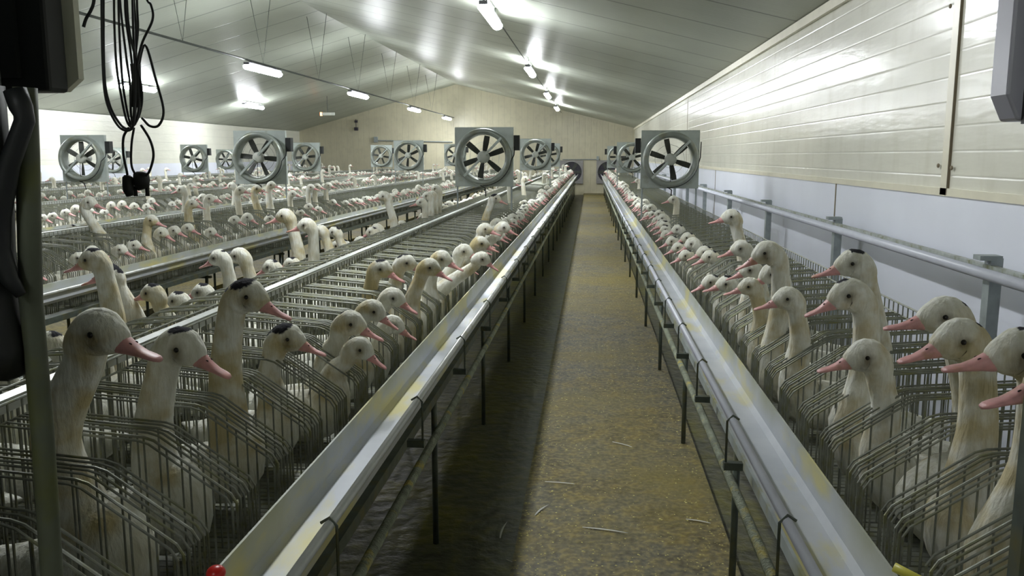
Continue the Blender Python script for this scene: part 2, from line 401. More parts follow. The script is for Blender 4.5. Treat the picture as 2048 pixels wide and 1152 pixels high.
# V chains: each pair its own thing
for i, y in enumerate([12.3, 15.4, 18.6, 21.8, 25.3, 28.8, 32.0]):
    b = MB()
    b.tube([(XB - .22, y, ceil_z(XB - .22)), (XB, y, ZB2 + .09), (XB + .22, y, ceil_z(XB + .22))], .007, 5)
    tag(link('suspension_chain', b.mesh('suspension_chain', M['chain'])), 'thin V-shaped suspension chain holding the ridge lamp conduit, %s from the camera' % ordinal(i + 1), 'chain', 'V chains below the ridge')
p = at_y(655, 228, 30)
b = MB(); b.box(-.22, .26, -.03, .03, -.05, .05, 0); b.box(-.26, -.2, -.035, .035, -.06, .06, 1)
o = link('emergency_light', b.mesh('emergency_light', [M['hub'], M['exit']]), loc=(p.x, 30, p.z)); tag(o, 'small emergency light with orange end on the left ceiling slope', 'light')
b = MB(); b.tube([(0, 0, 0), (0, 0, ceil_z(p.x) - p.z)], .01, 6); link('hanger', b.mesh('hanger', M['chain']), o)

# ------------------------------------------------------------------ feed troughs and stands
def trough_bm(sgn):
    """local: x grows from aisle lip (0) to the cage side (.11); z absolute"""
    prof = [(0.0, .845), (0.0, .80), (.012, .785), (.095, .785), (.108, .80), (.112, .872)]
    t = .004
    outer = [(-t, .845), (-t, .798), (.010, .780), (.097, .780), (.113, .798), (.117, .872)]
    P = prof + outer[::-1]
    v = [(sgn * x, y, z) for y in (Y_ROW0, Y_ROW1) for x, z in P]; n = len(P)
    f = [(i, (i + 1) % n, n + (i + 1) % n, n + i) for i in range(n)]
    m_ = len(prof)
    for o in (0, n):
        for i in range(m_ - 1): f.append((o + i, o + i + 1, o + n - 2 - i, o + n - 1 - i))
    b = MB(); b.add(v, f); return b
Y_ROW0, Y_ROW1 = 1.22, 36.2
ROWS = []   # (name, front x, facing) facing = direction the ducks look in x
ROWS.append(('row by the right wall', .600, -1, .430))
names = ['first', 'second', 'third', 'fourth', 'fifth']
ordn = ['first', 'second', 'third', 'fourth', 'fifth', 'sixth', 'seventh', 'eighth', 'ninth', 'tenth']
for k in range(5):
    ROWS.append(('%s row left of the walkway' % ordn[2 * k], -.725 - PER * k, 1, -.540 - PER * k))
    ROWS.append(('%s row left of the walkway' % ordn[2 * k + 1], -1.795 - PER * k, -1, -1.98 - PER * k))
for ri, (rn, fx, sg, lip) in enumerate(ROWS):
    s = -sg   # direction from lip to cage
    o = link('feed_trough', trough_bm(s).mesh('feed_trough', M['trough']), loc=(lip, 0, 0))
    tag(o, 'feed-stained metal trough along the ' + rn, 'trough', 'feed troughs')
    b = MB(); b.tube([(-s * .012, Y_ROW0 - (.1 if ri < 2 else 0), .846), (-s * .012, Y_ROW1, .846)], .011, 10)
    link('lip_tube', b.mesh('lip_tube', M['whitepipe'] if ri == 0 else M['railpipe'], True), o, label='bright rounded tube along the trough lip')
    nh = 14 if ri < 2 else 0
    for j in range(nh):
        y = 1.72 + j * .69 if ri == 0 else 1.62 + j * .9
        b = MB(); b.tube([(-s * .028, y, .70), (-s * .028, y, .845), (-s * .012, y, .862), (s * .006, y, .85)], .0035, 5)
        b.box(min(-s * .034, s * .02), max(-s * .034, s * .02), y - .012, y + .012, .700, .722)
        link('trough_hook', b.mesh('trough_hook', M['darksteel']), o)
    # stand
    st = empty('cage_stand', (lip, 0, 0), 'thin-legged steel stand under the cages of the ' + rn, 'stand', 'cage stands')
    b = MB(); b.box(min(s * .045, s * .122), max(s * .045, s * .122), Y_ROW0, Y_ROW1, .655, .69)  # beam widened towards the cage to stop lamp light under the trough
    link('front_beam', b.mesh('front_beam', M['beam'] if ri == 0 else M['darksteel']), st)
    xb = s * .63
    b = MB(); b.box(min(xb, xb + s * .03), max(xb, xb + s * .03), Y_ROW0, Y_ROW1, .62, .655); link('rear_beam', b.mesh('rear_beam', M['galv']), st)
    b = MB(); b.tube([(s * .085, Y_ROW0, .45), (s * .085, Y_ROW1, .45)], .017, 8); link('lower_pipe', b.mesh('lower_pipe', M['crust'], True), st, label='low pipe crusted with dried feed')
    y = 3.0 if ri == 0 else (3.45 if ri == 1 else 1.6)
    while y < Y_ROW1:
        b = MB(); b.tube([(s * .11, y, -.07), (s * .11, y, .66)], .013, 8); link('post', b.mesh('stand_post', M['darksteel'], True), st)
        b = MB(); b.tube([(xb, y, -.07), (xb, y, .62)], .013, 6); link('post', b.mesh('stand_post', M['darksteel'], True), st)
        b = MB(); b.box(min(s * .07, xb), max(s * .07, xb), y - .012, y + .012, .615, .635); link('cross_bar', b.mesh('stand_cross_bar', M['darksteel']), st)
        y += 1.67
for k in range(5):
    x = -1.26 - PER * k
    b = MB(); b.box(x - .018, x + .018, 1.15, Y_ROW1, 1.055, 1.085)
    tag(link('divider_rail', b.mesh('divider_rail', M['railpipe'])), 'bright square rail along the middle of the %s double row of cages' % names[k], 'rail', 'rails between back-to-back cages')

# ------------------------------------------------------------------ cages
CP = 0.235; CD = 0.49
PROF = [(0, .665), (0, .885), (.012, .905), (.172, 1.015), (.195, 1.022), (CD, 1.045), (CD, .665)]   # (inward u, z)
def prof_z(u):
    P = PROF[1:6]
    for (u0, z0), (u1, z1) in zip(P, P[1:]):
        if u0 <= u <= u1 and u1 > u0: return z0 + (z1 - z0) * (u - u0) / (u1 - u0)
    return 1.04
WR = .0028
def side_panel(y, n=4):
    b = MB(); b.tube([(-u, y, z) for u, z in PROF], WR * 1.1, n, closed=True)
    u = .05
    while u < CD - .01:
        b.tube([(-u, y, .665), (-u, y, prof_z(u) + .001)], WR * .85, n, cap=False); u += .048
    return b
def lid(n=4):
    b = MB()
    for y in (-CP / 2 + .008, -CP / 2 + .050, -CP / 2 + .068, CP / 2 - .052, CP / 2 - .010):
        b.tube([(-u, y, z + (.003 if abs(y) > .08 else 0)) for u, z in PROF[:6]], WR, n)
    return b
def floor_grid(n=4):  # near-solid slats, run out past the cage front to block light below
    b = MB()
    for i in range(9):
        y = -CP / 2 + CP * (i + .5) / 9; b.box(-CD, .06, y - .0115, y + .0115, .655, .665)
    return b
def grille(u, z0, z1, n=4, k=5, tops=()):
    b = MB()
    for i in range(k):
        y = -CP / 2 + CP * (i + .5) / k
        b.tube([(-u, y, z0), (-u, y, z1)], WR * .9, n)
    for z in (z1,) + tops: b.tube([(-u, -CP / 2, z), (-u, CP / 2, z)], WR * 1.1, n)
    return b
def cage_parts(n):
    return [('side_panel', side_panel(-CP / 2 + .030, n)), ('side_panel', side_panel(CP / 2 - .030, n)), ('lid', lid(n)),
            ('floor_grid', floor_grid(n)), ('rear_grille', grille(CD + .004, .665, 1.085, n, 5, (1.045,)))]
near_cage = [(nm_, b.mesh('cage_' + nm_, M['wire'])) for nm_, b in cage_parts(6)]
mid_cage = [(nm_, b.mesh('cage_' + nm_ + '_slim', M['wire'])) for nm_, b in cage_parts(4)]

# ------------------------------------------------------------------ ducks
def crom(P, n):
    """Catmull-Rom through rows of P, n samples per span"""
    P = np.array(P, float); Q = np.vstack([2 * P[0] - P[1], P, 2 * P[-1] - P[-2]]); out = []
    for i in range(1, len(Q) - 2):
        p0, p1, p2, p3 = Q[i - 1], Q[i], Q[i + 1], Q[i + 2]
        for k in range(n):
            t = k / n
            out.append(0.5 * ((2 * p1) + (-p0 + p2) * t + (2 * p0 - 5 * p1 + 4 * p2 - p3) * t * t + (-p0 + 3 * p1 - 3 * p2 + p3) * t ** 3))
    out.append(Q[-2]); return np.array(out)

def duck_geo(ex, ez, ey=0.0, nx=None, nz=None, hp=-12, hy=0, sc=1.0, neck=1.0, cap=1, seed=0, segs=18, sub=4, bx=-.30, bz=.775, bow=0.0, cheek=0, stain=1.0):
    """Facing +x, cage front at x=0. (ex, ey, ez) = eye midpoint. Returns body rings and the head frame."""
    rnd = random.Random(seed)
    H = Vector((ex, ey, ez))
    A = Matrix.Rotation(math.radians(hy), 3, 'Z') @ Matrix.Rotation(math.radians(-hp), 3, 'Y')
    hpnt = lambda x, z: H + A @ (Vector((x, 0, z)) * sc)
    if nx is None: nx = ex - .07
    if nz is None: nz = .86
    # rows: x,y,z, half-width, half-height
    nb = Vector((nx, ey * .4, nz))
    top = hpnt(-.030, -.060)
    mid = (nb + top) * .5 + Vector((-.012 + bow, 0, 0))
    tail = [(bx - .185, 0, bz + .035, .004, .003), (bx - .165, 0, bz + .03, .022, .010), (bx - .12, 0, bz + .012, .052, .038), (bx - .06, 0, bz, .074, .066), (bx + .02, 0, bz - .004, .082, .080)]
    ch = Vector((max(bx + .09, nx - .045), ey * .1, bz + .010))
    rows = tail + [(ch.x, ch.y, ch.z, .074, .082)]
    sh = ch.lerp(nb, .55)
    rows += [(sh.x + .012, sh.y, sh.z, .054 * neck, .058 * neck)]
    rows += [(*nb, .040 * neck, .042 * neck), (*mid, .0305 * neck, .0325 * neck), (*top, .0245 * sc * (.6 + .4 * neck), .0275 * sc * (.6 + .4 * neck))]
    p = hpnt(-.0265, -.024); rows.append((*p, .0305 * sc, .0350 * sc))
    p = hpnt(-.008, .000); rows.append((*p, .0335 * sc, .0385 * sc))
    p = hpnt(.012, -.003); rows.append((*p, .0305 * sc, .0335 * sc))
    p = hpnt(.030, -.0085); rows.append((*p, .0225 * sc, .0240 * sc))
    p = hpnt(.040, -.013); rows.append((*p, .0140 * sc, .0145 * sc))
    rows = [(x, y, z, a, b_) for x, y, z, a, b_ in rows]
    C = crom(rows, sub)
    P = C[:, :3]; T = np.gradient(P, axis=0); T /= np.linalg.norm(T, axis=1)[:, None] + 1e-9
    k = len(C); V = []; side = Vector((0, 1, 0))
    for i in range(k):
        t = Vector(T[i]); 
        s_ = (side - t * side.dot(t)).normalized()
        if i > k - 6 * sub:      # blend to the head's own side axis
            hs = A @ Vector((0, 1, 0)); a = min(1, (i - (k - 6 * sub)) / (2 * sub)); s_ = (s_.lerp(hs, a)); s_ = (s_ - t * s_.dot(t)).normalized()
        u = t.cross(s_)          # up-ish
        rw, rh = max(.002, C[i, 3]), max(.002, C[i, 4])
        for j in range(segs):
            an = 2 * PI * j / segs
            jit = 1 + (rnd.random() - .5) * (.05 if i < k - 6 * sub else .02)
            V.append(Vector(P[i]) + s_ * (math.cos(an) * rw * jit) - u * (math.sin(an) * rh * jit) * (1 if math.sin(an) > 0 else 1))
    F = []
    for i in range(k - 1):
        for j in range(segs):
            j2 = (j + 1) % segs; F.append((i * segs + j, (i + 1) * segs + j, (i + 1) * segs + j2, i * segs + j2))
    F.append(tuple(range(segs))); F.append(tuple((k - 1) * segs + j for j in reversed(range(segs))))
    # marks: R dark cap, G stain on neck, B brown ring about the eye
    caps = {0: [], 1: [((-.016, .030), .022)], 2: [((-.030, .018), .020), ((-.012, .034), .014)], 3: [((-.034, .020), .013)], 4: [((-.024, .026), .030), ((-.045, -.002), .016)], 5: [((.002, .032), .014)]}[cap]
    col = []
    Ai = A.transposed()
    for i, v in enumerate(V):
        ring = i // segs; q = (Ai @ (v - H)) / sc
        r_ = 0.0
        for (cx, cz), rad in caps:
            d = math.sqrt((q.x - cx) ** 2 + (q.z - cz) ** 2 + (q.y * .9) ** 2)
            r_ = max(r_, min(1, max(0, 1.0 - (d - rad * .6) / (rad * .8))))
        g_ = 0.0
        f = ring / (k - 1)
        if f > .42: g_ = .95 if f < .78 else (.95 if q.z < .006 else .45)
        elif f > .3: g_ = .35
        if q.z > .016 and q.x > -.03 and f > .7: g_ *= .15
        ye = abs(q.y) / .026
        d = math.sqrt((q.x - .002) ** 2 + (q.z - .0) ** 2)
        b_ = min(1, max(0, 1.35 - d / .013)) * (1 if abs(q.y) > .014 else 0) * .85 if f > .7 else 0
        if cheek and f > .7:
            d = math.sqrt((q.x - .004) ** 2 + (q.z + .012) ** 2); b_ = max(b_, .8 * max(0, 1 - d / .024))
        col.append((r_, g_ * stain, b_))
    return V, F, col, H, A, sc

def duck_mesh(geo, name='duck'):
    V, F, col = geo[:3]
    me = bpy.data.meshes.new(name); me.from_pydata([tuple(v) for v in V], [], F)
    me.materials.append(M['feather'])
    me.polygons.foreach_set('use_smooth', [True] * len(me.polygons))
    a = me.color_attributes.new('mark', 'FLOAT_COLOR', 'POINT')
    a.data.foreach_set('color', [c for q in col for c in (*q, 1.0)])
    return me

def bill_geo(H, A, sc, segs=14, L=.072):
    # stations: x, z centre, half width, half height up, half height down
    ST = [(.029, -.012, .0165, .0205, .0145), (.037, -.013, .0165, .0190, .0135), (.048, -.0150, .0145, .0150, .0105), (.060, -.0175, .0138, .0100, .0080),
          (.075, -.0200, .0138, .0055, .0050), (.088, -.0215, .0146, .0045, .0045), (.097, -.0228, .0125, .0038, .0038), (.103, -.0240, .0070, .0026, .0028)]
    v = []; f = []
    for x, z, w_, hu, hd in ST:
        x = .03 + (x - .03) * L / .072
        for j in range(segs):
            a = 2 * PI * j / segs; c, s = math.cos(a), math.sin(a)
            yy = w_ * (abs(c) ** .8) * (1 if c > 0 else -1); zz = z + (hu if s > 0 else hd) * s
            v.append(H + A @ (Vector((x, yy, zz)) * sc))
    k = len(ST)
    for i in range(k - 1):
        for j in range(segs):
            j2 = (j + 1) % segs; f.append((i * segs + j, i * segs + j2, (i + 1) * segs + j2, (i + 1) * segs + j))
    f.append(tuple(reversed(range(segs)))); f.append(tuple((k - 1) * segs + j for j in range(segs)))
    return v, f

def duck_kit(seed=0, **kw):
    """list of (part name, mesh): first is the bird's body"""
    g = duck_geo(seed=seed, **kw); H, A, sc = g[3:6]
    kit = [('duck', duck_mesh(g))]
    v, f = bill_geo(H, A, sc, L=kw.get('L', .072)) if False else bill_geo(H, A, sc)
    b = MB(); b.add(v, f); kit.append(('bill', b.mesh('duck_bill', M['bill'], True)))
    for s in (-1, 1):
        b = MB(); c = H + A @ (Vector((.002, s * .0305, .003)) * sc); b.sphere(c, .0052 * sc, 10, 7)
        kit.append(('eye', b.mesh('duck_eye', M['eye'], True)))
    for s in (-1, 1):
        b = MB(); c = H + A @ (Vector((.053, s * .0075, -.0065)) * sc); b.sphere(c, .0028 * sc, 8, 5, sc=(1.6, .5, .8))
        kit.append(('nostril', b.mesh('duck_nostril', M['nostril'], True)))
    return kit
def place_kit(kit, fx, y, sg, label, group):
    """sg: +1 looks towards +x, -1 towards -x"""
    root = link('duck', kit[0][1]); root.location = (fx, y, 0); root.rotation_euler = (0, 0, 0 if sg > 0 else PI)
    tag(root, label, 'duck', group)
    bill = None
    for nm_, me in kit[1:]:
        o = link(nm_, me, bill if nm_ == 'nostril' else root)
        if nm_ == 'bill': bill = o
    return root

# hero birds: row index, eye px, y depth, bill tip px (for the pitch), options, label
HERO = [
 # right-hand row, near to far
 (0, 2120, 760, 1.21, -10, dict(sc=1.0, cap=0, nx=-.08, cap_=0), 'white duck cut off by the lower right frame edge, only neck and breast in view'),
 (0, 2036, 706, 1.42, -4, dict(sc=1.08, cap=2, nx=.0, neck=1.15, cheek=1, bow=-.01), 'duck at the right edge with a thick yellowed neck, half its head in view'),
 (0, 1913, 680, 1.64, -10, dict(sc=1.05, cap=3, neck=1.15), 'white duck with pale-tipped bill and black patch behind its head, second from the right edge'),
 (0, 1884, 632, 1.83, -3, dict(sc=1.08, cap=3, nx=-.14), 'white duck with long pink bill beside the nearest grey rail post'),
 (0, 1728, 712, 1.96, -8, dict(sc=1.0, cap=0, neck=1.0, cheek=1), 'low-held white duck head below the tall black-flecked duck on the right'),
 (0, 1693, 590, 2.12, -17, dict(sc=1.02, cap=5, neck=1.1, nx=-.07), 'tall duck on the right with brown smudge above the eye and bill pointing down left'),
 (0, 1703, 527, 2.36, -9, dict(sc=1.0, cap=1, nx=-.17, neck=1.1), 'tall white duck near the wall with black stripe on its crown'),
 (0, 1572, 597, 2.60, -8, dict(sc=.92, cap=0), 'small white duck head resting low between the two tall yellowish necks on the right'),
 (0, 1530, 506, 2.84, -20, dict(sc=1.0, cap=0, nx=-.07, cheek=1), 'yellowish long-necked duck on the right with reddish bill angled down'),
 (0, 1541, 548, 3.07, -22, dict(sc=.95, cap=0), 'duck with orange-pink bill half hidden behind the yellowish long neck on the right'),
 (0, 1500, 540, 3.30, -12, dict(sc=.9, cap=0), 'duck showing pink bill just left of the yellowish long neck on the right'),
 (0, 1497, 573, 3.07, -8, dict(sc=.85, cap=0), 'low duck whose pale pink bill lies on the wires left of the small white head'),
 (0, 1480, 497, 3.55, -10, dict(sc=.9, cap=3), 'white duck with folded low neck below the lone tall duck on the right'),
 (0, 1460, 434, 4.45, -4, dict(sc=1.05, cap=3, nx=-.16), 'lone tall white duck standing up mid-way along the right-hand row'),
 # left edge of the aisle
 (1, 205, 665, 1.40, -9, dict(sc=1.10, cap=0, neck=1.35, nx=-.13, bow=-.04, cheek=1), 'shaded duck at far left behind the pole, largest head on the left'),
 (1, 368, 695, 1.63, -18, dict(sc=1.05, cap=1, neck=1.2, nx=-.14, cheek=1), 'duck with black crown and reddish bill, second head from the left pole'),
 (1, 500, 592, 1.90, -17, dict(sc=1.02, cap=4, neck=1.2, nx=-.12, cheek=1), 'tallest duck on the left, upright neck and black nape above the wires'),
 (1, 578, 676, 2.16, -14, dict(sc=1.0, cap=4, cheek=1), 'duck with dark blue-black nape and pink bill right of the tallest left duck'),
 (1, 705, 647, 2.42, -16, dict(sc=.97, cap=3, nx=-.12), 'white-crowned duck with small black nape spot and bent neck, left of the aisle'),
 (1, 735, 688, 2.42, -26, dict(sc=.85, cap=0, nx=-.12, ey=-.07), 'duck head tilted down among the wires below the white-crowned duck'),
 (1, 748, 622, 2.75, -26, dict(sc=.95, cap=0), 'white-crowned duck pointing its pink bill steeply down behind the bent neck'),
 (1, 765, 538, 3.30, -16, dict(sc=.97, cap=1), 'duck with grey crown, leftmost of the mid-row heads on the left of the aisle'),
 (1, 814, 526, 3.50, -14, dict(sc=.95, cap=2), 'white duck with black ear patch, second of the mid-row heads on the left'),
 (1, 862, 535, 3.30, -18, dict(sc=.92, cap=0), 'white duck with orange-pink bill low in front of its black-eared neighbour'),
 (1, 886, 518, 3.73, -16, dict(sc=.98, cap=0), 'plain white duck with raised round head, fourth of the mid-row heads'),
 (1, 930, 503, 3.97, -12, dict(sc=.92, cap=3), 'white duck head with dark speck on crown, fifth of the mid-row heads'),
 (1, 966, 518, 3.90, -24, dict(sc=.85, cap=0), 'duck reaching towards the trough with purplish bill, lowest of the mid-row heads'),
 (1, 963, 487, 4.20, -14, dict(sc=.92, cap=0), 'white duck head seventh along the left of the aisle, bill over the trough'),
 (1, 972, 458, 4.9, -10, dict(sc=.9, cap=0), 'duck head in a tight cluster beside the trough, upper left of the cluster'),
 (1, 1008, 455, 4.95, -16, dict(sc=.9, cap=0), 'duck head in a tight cluster beside the trough, rightmost of the cluster'),
 (1, 992, 397, 7.05, -14, dict(sc=1.0, cap=4, nx=-.2, cheek=1), 'brown-headed duck raised in front of the large central fan'),
 # back row of the first double row (faces left)
 (2, 184, 520, 2.62, -10, dict(sc=1.0, cap=1, neck=1.15, nx=-.10), 'tall duck with black crown stripe in front of the dark trough, bill to the left'),
 (2, 215, 548, 2.86, -10, dict(sc=.98, cap=4, nx=-.13), 'duck with black-blotched neck standing behind the crown-striped duck at left'),
 (2, 303, 586, 2.86, -6, dict(sc=.9, cap=1, nx=-.1), 'low duck with dark crown just right of the black-blotched neck'),
 (2, 436, 516, 3.55, -14, dict(sc=.95, cap=3), 'duck with bright pink bill pointing left beside the round white head'),
 (2, 477, 512, 3.75, -10, dict(sc=1.0, cap=0), 'round pure white duck head behind the bright pink bill'),
 (2, 568, 432, 4.55, -10, dict(sc=1.05, cap=0, nx=-.12, neck=1.1), 'tall cream duck overlapping the dark trough in the middle left, bill to the left'),
 (2, 640, 462, 4.9, -8, dict(sc=.9, cap=0, nx=-.1), 'sleepy low white duck head right of the tall cream duck'),
 (2, 668, 464, 5.15, -8, dict(sc=.9, cap=2, nx=-.1), 'low duck head with black specks right of the sleepy white one'),
 (2, 768, 393, 6.7, -4, dict(sc=1.05, cap=0, nx=-.16), 'tall white duck standing alone in the back row left of the central fan'),
 # second row left of the aisle (faces right)
 (3, 181, 405, 5.45, -10, dict(sc=1.05, cap=0, nx=-.16, neck=1.1), 'tall white-necked duck with pink bill under the left fan'),
 (3, 305, 441, 5.5, -10, dict(sc=1.0, cap=0), 'round cream duck head below the hanging cable plugs'),
 (3, 386, 408, 6.6, -10, dict(sc=1.0, cap=0, neck=1.2, nx=-.2), 'white duck raised over the cage tops between the plugs and the second fan'),
 (3, 515, 378, 8.1, -6, dict(sc=1.0, cap=0, neck=1.2, nx=-.2), 'left one of two tall cream ducks below the second fan'),
 (3, 544, 370, 8.35, -6, dict(sc=1.0, cap=0, neck=1.2, nx=-.2), 'right one of two tall cream ducks below the second fan'),
]
occupied = {}
rowgroup = ['ducks in the ' + r[0] for r in ROWS]
for hi, (ri, px, py, Y, hp, kw, lab) in enumerate(HERO):
    rn, fx, sg, lip = ROWS[ri]
    Y *= 1.09; kw = dict(kw); kw.pop('cap_', None); kw['sc'] = kw.get('sc', 1) * 1.12; kw['neck'] = kw.get('neck', 1) * 1.08
    p = at_y(px, py, Y); kw['stain'] = 1.12 if ri == 1 else 1.0
    ex = (p.x - fx) * sg; ez = p.z
    off = kw.pop('nx', -.07); ey = kw.pop('ey', 0.0)
    kit = duck_kit(seed=hi, ex=ex, ez=ez, ey=0, nx=max(-.30, min(-.05, ex + off * (.6 if ez > 1.12 else .8))), hp=hp, nz=min(.90, ez - .10), hy=random.uniform(-8, 8), **kw)
    place_kit(kit, fx, Y + ey, sg, lab, rowgroup[ri])
    occupied.setdefault(ri, []).append(Y)

# generic poses
GEN = []
gp = random.Random(3)
for i in range(12):
    low = i < 9
    if low: kw = dict(ex=gp.uniform(-.13, .0), ez=0, hp=gp.uniform(-26, -6), hy=gp.uniform(-12, 12), sc=gp.uniform(1.0, 1.12), cap=gp.choice([0, 0, 3, 1, 5, 2]), cheek=gp.random() < .3)
    if low: kw['ez'] = prof_z(max(0.0, -kw['ex'])) + gp.uniform(.02, .07); kw['nx'] = kw['ex'] - .06
    else: kw = dict(ex=gp.uniform(-.24, -.12), ez=1.17 + .05 * (i - 9), nx=gp.uniform(-.27, -.2), hp=-6, hy=gp.uniform(-10, 10), sc=1.1, cap=gp.choice([0, 0, 2]), neck=1.05)
    GEN.append(kw)
GEN_KITS = [duck_kit(seed=100 + i, segs=12, sub=3, stain=.45, **kw) for i, kw in enumerate(GEN)]
GEN_FAR = []
for i, kw in enumerate(GEN):
    g = duck_geo(seed=200 + i, segs=7, sub=2, stain=.35, **kw); bv, bf = bill_geo(g[3], g[4], g[5], segs=6)
    GEN_FAR.append((np.array([tuple(v) for v in g[0]]), g[1], g[2], np.array([tuple(v) for v in bv]), bf))

# every cage slot, sorted by how near it stands
slots = []
for ri, (rn, fx, sg, lip) in enumerate(ROWS):
    k = 0; y = 1.30
    while y < Y_ROW1 - .2:
        cx = fx - sg * .25
        q = project((cx, y, 1.05)); 
        if q and -260 < q[0] < 2300 and q[1] < 1750:
            slots.append((math.hypot(cx, y), ri, k, y))
        k += 1; y += CP
slots.sort()
LIMIT = 300
far_ducks = []; far_cages = []
nduck = len(HERO); rr = random.Random(11)
for si, (d, ri, k, y) in enumerate(slots):
    rn, fx, sg, lip = ROWS[ri]
    # cage
    if si < LIMIT:
        far_word = 'near the camera' if y < 4 else ('half-way down the building' if y < 12 else 'far down the building')
        c = empty('wire_cage', (fx, y, 0), 'wire cage, %s from the camera in the %s' % (ordinal(k + 1), rn), 'cage', 'wire cages of the ' + rn)
        if sg < 0: c.rotation_euler = (0, 0, PI)
        for nm_, me in (near_cage if y < 6 and ri < 3 else mid_cage): link(nm_, me, c)
    else: far_cages.append((fx, y, sg))
    # duck
    if any(abs(h - y) < .13 for h in occupied.get(ri, [])): continue
    if rr.random() < .05 or (y < 1.75 and ri < 3): continue
    gi = rr.randrange(9) if rr.random() < (.94 if ri < 2 else .90) else 9 + rr.randrange(3)
    if ri < 2 and y < 6: gi = rr.randrange(9)
    yy = y + rr.uniform(-.015, .015)
    if nduck < LIMIT:
        pose = 'low head' if gi < 9 else 'raised neck'
        place_kit(GEN_KITS[gi], fx, yy, sg, 'duck with %s, %s cage back in the %s' % (pose, ordinal(k + 1), rn), rowgroup[ri]); nduck += 1
    else: far_ducks.append((fx, yy, sg, gi))

# far ducks: past 300 of them, one object
def tile(name, items, mats, attr=False):
    vs = []; fs = []; mi = []; cols = []; off = 0
    for V, F, m_, C in items:
        vs.append(V); fs += [tuple(i + off for i in q) for q in F]; mi += [m_] * len(F); off += len(V)
        cols.append(C if C is not None else np.zeros((len(V), 3)))
    me = bpy.data.meshes.new(name); me.from_pydata(np.vstack(vs).tolist(), [], fs)
    for m in mats: me.materials.append(m)
    me.polygons.foreach_set('material_index', mi)
    if attr:
        me.polygons.foreach_set('use_smooth', [True] * len(me.polygons))
        a = me.color_attributes.new('mark', 'FLOAT_COLOR', 'POINT'); c = np.vstack(cols); a.data.foreach_set('color', np.hstack([c, np.ones((len(c), 1))]).ravel().tolist())
    return me
items = []
for fx, y, sg, gi in far_ducks:
    V, F, C, BV, BF = GEN_FAR[gi]; T = np.array([fx, y, 0]); Sg = np.array([sg, sg, 1])
    items.append((V * Sg + T, F, 0, np.array(C))); items.append((BV * Sg + T, BF, 1, None))
tag(link('distant_ducks', tile('distant_ducks', items, [M['feather'], M['bill']], True)), 'mass of white pink-billed ducks in the distant cage rows', 'ducks', kind='stuff')
fc = MB()
for b_ in (floor_grid(3), side_panel(-CP / 2 + .03, 3), side_panel(CP / 2 - .03, 3), lid(3), grille(CD + .004, .665, 1.085, 3, 4)):
    fc.add(b_.v, b_.f)
FV = np.array(fc.v)
items = [(FV * np.array([sg, sg, 1]) + np.array([fx, y, 0]), fc.f, 0, None) for fx, y, sg in far_cages]
tag(link('distant_cages', tile('distant_cages', items, [M['wire']])), 'grey wire cages of the distant rows, too many to count', 'cages', kind='stuff')

